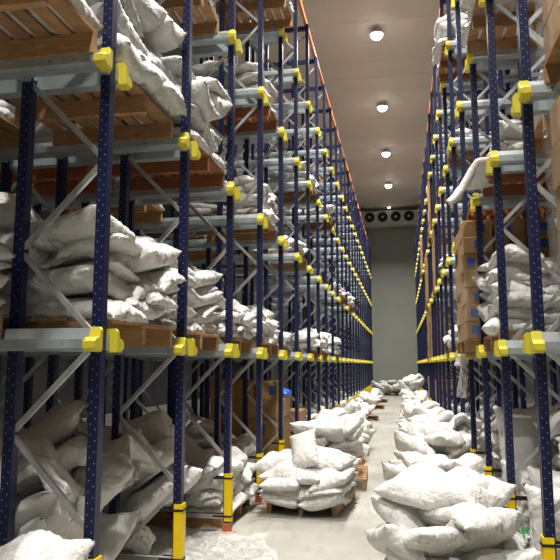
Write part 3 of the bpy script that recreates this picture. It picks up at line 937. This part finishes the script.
def cartons(phrase, xf, d, y0, y1, z, rows, nx, ny, sz, depth=1.0, marks=True, seed=0, ragged=0, jit=.006):
    r = random.Random(seed)
    sx, sy = depth/nx, (y1-y0)/ny
    cm, mk, tp = carton_mesh(sx-.006, sy-.006, sz-.004)
    for l in range(rows):
        for i in range(nx):
            for j in range(ny):
                if not (i == 0 or j == 0 or l == rows-1): continue        # only the cartons on the outside of the stack
                if l >= rows-ragged and r.random() < .4: continue
                o = ob('carton', cm, None, (xf + d*(i+.5)*sx + r.gauss(0, jit), y0+(j+.5)*sy + r.gauss(0, jit), z+l*sz), (0, 0, r.gauss(0, .012)))
                if marks and j == 0 and r.random() < .7: ob('blue_mark', mk, o, (r.uniform(-.08, .08), 0, 0))
                ob('tape_strip', tp, o)
                M = o.matrix_basis
                MEMBERS.append(dict(o=o, pile=phrase, tier=l, look='brown', kind='carton', grey=False, label=None,
                                    verts=np.array([M @ Vector(((a-.5)*sx*.98, (b_-.5)*sy*.98, c*sz*.97)) for a, b_, c in BOXP]), faces=BOXF))
def carton_load(side, k, lev, rows, prot, nx, ny, sz, seed, **kw):
    d = D[side]; xf = FACE[side]-d*prot; cy = lane_y(side, k); z = LEV[lev]
    if lev:
        pallet((xf+d*.5, cy, z), 0, simple=cy > 12, label='wooden pallet under brown cartons in the ' + bay(side, k, lev)); z += .144
    cartons('stack in ' + bay(side, k, lev), xf+d*.02, d, cy-.58, cy+.58, z, rows, nx, ny, sz, depth=.96, seed=seed, **kw)
    return xf, cy, z
c1 = carton_load('R', -1, 1, 5, -.09, 2, 3, .265, 1)
c2 = carton_load('R', -1, 2, 5, -.08, 2, 3, .265, 2)
c3 = carton_load('R', 2, 1, 7, .18, 3, 3, .185, 3)
for k, lev, rows, pr in ((8, 2, 6, .06), (9, 3, 6, .08), (11, 1, 6, .08), (11, 2, 6, .1), (14, 3, 5, .1), (10, 1, 6, .05), (9, 0, 5, .02), (12, 0, 5, .05)):
    carton_load('R', k, lev, rows, pr, 2, 3, .24, 10+k+lev, marks=False)
cartons('floor stack of the sixth left bay', FACE['L']-.08, -1, lane_y('L', 4)-.55, lane_y('L', 4)+.55, .01, 5, 3, 3, .27, seed=5, ragged=1)
cartons('floor stack of the seventh left bay', FACE['L']-.02, -1, lane_y('L', 5)-.5, lane_y('L', 5)+.5, .01, 3, 2, 3, .27, seed=6, ragged=1)

# ------------------------------------------------------------------ what the view shows of the piles
bpy.context.view_layer.update()
dg = bpy.context.evaluated_depsgraph_get()
sc = bpy.context.scene
EYES = [Vector((0, 0, CAM_H)), Vector((-.5, 0, CAM_H)), Vector((.4, .0, CAM_H)), Vector((0, 0, CAM_H+.4))]
BV = []; BF = []; BO = []
def collect(V, F, owner):
    n = len(BV); BV.extend(map(tuple, V)); BF.extend(tuple(n+i for i in f) for f in F); BO.extend([owner]*len(F))
for i, me in enumerate(MEMBERS): collect(me['verts'], me['faces'], i)
for o in sc.objects:
    if o.type == 'MESH' and o.name.split('.')[0] in ('upright', 'rail', 'stringer', 'deck_board', 'floor', 'pallet') and o.location.length < 60:
        M = o.matrix_world
        collect([M @ v.co for v in o.data.vertices], [tuple(f.vertices) for f in o.data.polygons], -1)
TREE = BVHTree.FromPolygons(BV, BF)
def shown(k, me):
    V = me['verts']; st = max(1, len(V)//110)
    n = 0
    for ei, eye in enumerate(EYES):
        for v in V[ei % st::st]:
            u, w = project(v)
            m = 25 if ei else 2
            if not (-m < u < 560+m and -m < w < 560+m): continue
            dv = Vector(v)-eye; L = dv.length; dv /= L
            loc, nor, idx, dist = TREE.ray_cast(eye, dv, L+.05)
            if idx is not None and (BO[idx] == k or (BO[idx] == -1 and dist > L-.02)): n += 1 if ei else 3
        pass
    return n
keep = []
for k, me in enumerate(MEMBERS):
    me['seen'] = shown(k, me)
keep = [me for me in MEMBERS if me['seen'] >= 7]
gone = [me for me in MEMBERS if me['seen'] < 7]
print('PILED', len(MEMBERS), 'SHOWN', len(keep), 'sacks', sum(m['kind'] == 'sack' for m in keep), 'cartons', sum(m['kind'] == 'carton' for m in keep))
for me in gone:
    for c in list(me['o'].children): bpy.data.objects.remove(c)
    bpy.data.objects.remove(me['o'])
# keep the 300 sacks nearest the camera as things, the rest as one mass
sk = sorted([m for m in keep if m['kind'] == 'sack'], key=lambda m: -m['seen']/(m['o'].location-EYES[0]).length**2)
rest = sk[300:]
if rest:
    V = []; F = []; n = 0
    for m in rest:
        M = m['o'].matrix_basis; d_ = m['o'].data
        V += [tuple(M @ v.co) for v in d_.vertices]; F += [tuple(n+i for i in f.vertices) for f in d_.polygons]; n = len(V)
        bpy.data.objects.remove(m['o'])
    me_ = bpy.data.meshes.new('distant_sacks'); me_.from_pydata(V, [], F); me_.materials.append(MSACK)
    me_.polygons.foreach_set('use_smooth', [True]*len(me_.polygons))
    tag(ob('distant_sacks', me_), 'white sacks piled in the far bays and at the far end of the aisle', 'sacks', None, 'stuff')
    gone_ids = {id(m) for m in rest}; keep = [m for m in keep if id(m) not in gone_ids]
TIERW = ['bottom', 'second', 'third', 'fourth', 'fifth', 'sixth', 'seventh', 'eighth']
piles = {}
for m in keep: piles.setdefault((m['pile'], m['kind']), []).append(m)
for (ph, kind), ms in piles.items():
    tiers = sorted({m['tier'] for m in ms}); rank = {t: i for i, t in enumerate(tiers)}
    for t in tiers:
        row = sorted([m for m in ms if m['tier'] == t], key=lambda m: project(m['o'].location)[0])
        tw = 'top' if rank[t] == len(tiers)-1 and len(tiers) > 1 else (TIERW[rank[t]] if len(tiers) > 1 else 'only')
        for i, m in enumerate(row):
            o = m['o']
            w = 'white' if m['kind'] == 'sack' else 'brown'
            look = '' if m['kind'] == 'carton' else m['look']+' '
            if len(row) == 1: pos = '%s layer' % tw
            else: pos = '%s from left, %s layer' % (ORD[min(i, 19)], tw)
            if i > 0 and i == len(row)-1: pos = 'rightmost, %s layer' % tw
            lab = m['label'] or '%s%s %s, %s, %s' % (look, w, m['kind'], pos, ph)
            tag(o, lab, m['kind'], ('sacks of the %s' if m['kind'] == 'sack' else 'cartons of the %s') % ph)

# ------------------------------------------------------------------ film, sheets and prints
def wrap(xa, xb, ya, yb, z0, z1, label, seed, amp=.012, mat=MFILM):
    """film wound round a load: four crumpled sides standing just off the load"""
    r = np.random.RandomState(seed); n = 16; nz = 22
    pts = []
    per = [(xa, ya), (xb, ya), (xb, yb), (xa, yb)]
    ring = []
    for q in range(4):
        a, b_ = np.array(per[q]), np.array(per[(q+1) % 4])
        for i in range(n): ring.append(a+(b_-a)*i/n)
    ring = np.array(ring); cen = ring.mean(0)
    V = []; F = []; N = len(ring)
    ph = r.rand(6)*6.28
    for j in range(nz+1):
        z = z0+(z1-z0)*j/nz
        for i in range(N):
            dv = (ring[i]-cen); dv = dv/np.linalg.norm(dv)
            a = amp*(math.sin(i*.9+j*.5+ph[0])+math.sin(i*1.7-j*.8+ph[1])+.8*math.sin(i*.4+j*1.3+ph[2]))*.5 + amp*r.rand()
            p = ring[i]+dv*(abs(a)+.004); V.append((p[0], p[1], z))
    for j in range(nz):
        for i in range(N): F.append((j*N+i, j*N+(i+1) % N, (j+1)*N+(i+1) % N, (j+1)*N+i))
    me = bpy.data.meshes.new('stretch_wrap'); me.from_pydata(V, [], F); me.materials.append(mat)
    me.polygons.foreach_set('use_smooth', [True]*len(F)); me.update()
    return tag(ob('stretch_wrap', me), label, 'plastic wrap', 'plastic film')
for (xf, cy, z), rows, sz, lb in ((c1, 5, .265, 'shiny clear film around the nearest right carton stack, first level'),
                                  (c2, 5, .265, 'shiny clear film around the nearest right carton stack, second level'),
                                  (c3, 7, .185, 'clear film around the lower cartons of the blue-marked stack')):
    wrap(xf-.012, xf+1.0, cy-.61, cy+.61, z-.03, z+rows*sz*(.62 if sz < .2 else 1)+.01, lb, int(z*100))


def sheet(name, fn, nu, nv, mat, label, cat, th=.0015):
    V = [fn(i/nu, j/nv) for j in range(nv+1) for i in range(nu+1)]
    F = [(j*(nu+1)+i, j*(nu+1)+i+1, (j+1)*(nu+1)+i+1, (j+1)*(nu+1)+i) for j in range(nv) for i in range(nu)]
    me = bpy.data.meshes.new(name); me.from_pydata(V, [], F); me.materials.append(mat)
    me.polygons.foreach_set('use_smooth', [True]*len(F)); me.update()
    return tag(ob(name, me), label, cat)
# torn plastic hanging from a rail end on the right
hy = Y0['R']+3*PITCH
def hang(u, v):
    y = hy-.30+.50*u+.04*math.sin(v*7+u*3); f = math.sin(u*11+v*2)*.05*v+math.sin(u*23)*.02
    return (.755+f-.05*v, y*(1)+.0, 1.98-.80*v*(.75+.25*math.sin(u*5+1)))
sheet('hanging_plastic', hang, 26, 20, MFILMW, 'cloudy torn plastic sheet hanging from a rail end of the right rack', 'plastic sheet')
def spread(u, v):
    x = -2.35+1.2*u+.12*math.sin(v*5); y = 5.0+1.15*v+.1*math.sin(u*6)
    return (x, y, .012+.035*abs(math.sin(u*9+v*5)*math.sin(v*11-u*4))+.01*abs(math.sin(u*31+v*17)))
sheet('floor_plastic', spread, 40, 36, MFILMW, 'crumpled clear plastic film lying on the floor by yellow column guards', 'plastic sheet')

# an empty sack hanging off the pallet edge, right rack
def droop(u, v):
    y = lane_y('R', 1) - .2 + .72*u + .05*math.sin(v*3)
    k = max(0, v-.35)/.65
    return (1.02 - .28*min(v, .35)/.35 - .27*k*(1-.5*u) - .04*math.sin(u*9)*k, y, LEV[2] + .165 + .05*math.sin(u*3.1)*(1-k) + .05*math.sin(v*6)*math.sin(u*5+1) - (.36 - .20*u)*k**1.2 + .012*math.sin(u*17+v*6))
o = sheet('sack', droop, 24, 22, MSACK, 'slack white sack drooping off a pallet edge on the right rack, second level', 'sack')
o['group'] = 'sacks drooping off the right rack'
sm = o.modifiers.new('thickness', 'SOLIDIFY'); sm.thickness = .05; sm.offset = -1

# blue bag on the cartons
q = Pile('x', -2.3, -1.6, 9.2, 10.2, 0)
res = 'lo'; P = PROTO['slump', 'lo']*.62
me = bpy.data.meshes.new('blue_bag'); me.from_pydata([tuple(p) for p in P], [], [tuple(f) for f in FACES['lo']]); me.materials.append(MBLUEBAG)
me.polygons.foreach_set('use_smooth', [True]*len(me.polygons)); me.update()
tag(ob('blue_bag', me, None, (-1.93, lane_y('L', 4)+.3, .01+5*.27-.24), (0, 0, 1)), 'crumpled bright blue plastic bag on the brown cartons inside the left rack', 'bag')


# green and black prints on three sacks, laid onto the cloth
bpy.context.view_layer.update()
dg = bpy.context.evaluated_depsgraph_get()
def print_on(u, v, size, name='printed_mark'):
    r = px_ray(u, v); org = Vector((0, 0, CAM_H))
    hit, loc, nor, idx, o, M = sc.ray_cast(dg, org, r)
    for _ in range(3):
        if hit and not o.name.startswith('sack'):
            hit, loc, nor, idx, o, M = sc.ray_cast(dg, loc+r*.004, r)
    if not hit or not o.name.startswith('sack'): print('NO SACK AT', u, v, o and o.name); return
    side = r.cross(Vector((0, 0, 1))).normalized(); up = side.cross(r).normalized()
    shapes = [(MGREEN, [(-.5,.5),(-.2,.5),(.02,.05),(.02,-.5),(-.22,-.5),(-.22,-.02)]), (MGREEN, [(.12,.5),(.42,.5),(.14,.02),(-.0,.2)]),
              (MBLACK, [(.15,-.1),(.5,-.3),(.5,-.42),(.12,-.25)])]
    mb = MB(); inv = o.matrix_world.inverted()
    for m, poly in shapes:
        vs = []
        for a, c in poly:
            tgt = loc + side*a*size + up*c*size; dv = (tgt-org).normalized()
            h, l2, n2, i2, o2, M2 = sc.ray_cast(dg, org, dv)
            l2 = l2 if h and o2 == o else tgt
            vs.append(inv @ (l2 - dv*.006))
        mb.add(vs, [tuple(range(len(vs)))], m)
    p = ob(name, mb.mesh(name), o); p['label'] = 'green and black printed mark'
print_on(525, 534, .11); print_on(160, 271, .11); print_on(347, 447, .07)

# ------------------------------------------------------------------ light, view
w = bpy.data.worlds.new('world'); w.use_nodes = True; sc.world = w
w.node_tree.nodes['Background'].inputs[0].default_value = (.6, .65, .7, 1); w.node_tree.nodes['Background'].inputs[1].default_value = .05
vs = sc.view_settings
vs.view_transform = 'Standard'; vs.look = 'None'; vs.gamma = 1; vs.use_curve_mapping = False; vs.exposure = .0
sc.cycles.max_bounces = 8; sc.cycles.diffuse_bounces = 5; sc.cycles.transparent_max_bounces = 12
sc.cycles.use_denoising = True
sc.cycles.sample_clamp_indirect = 8
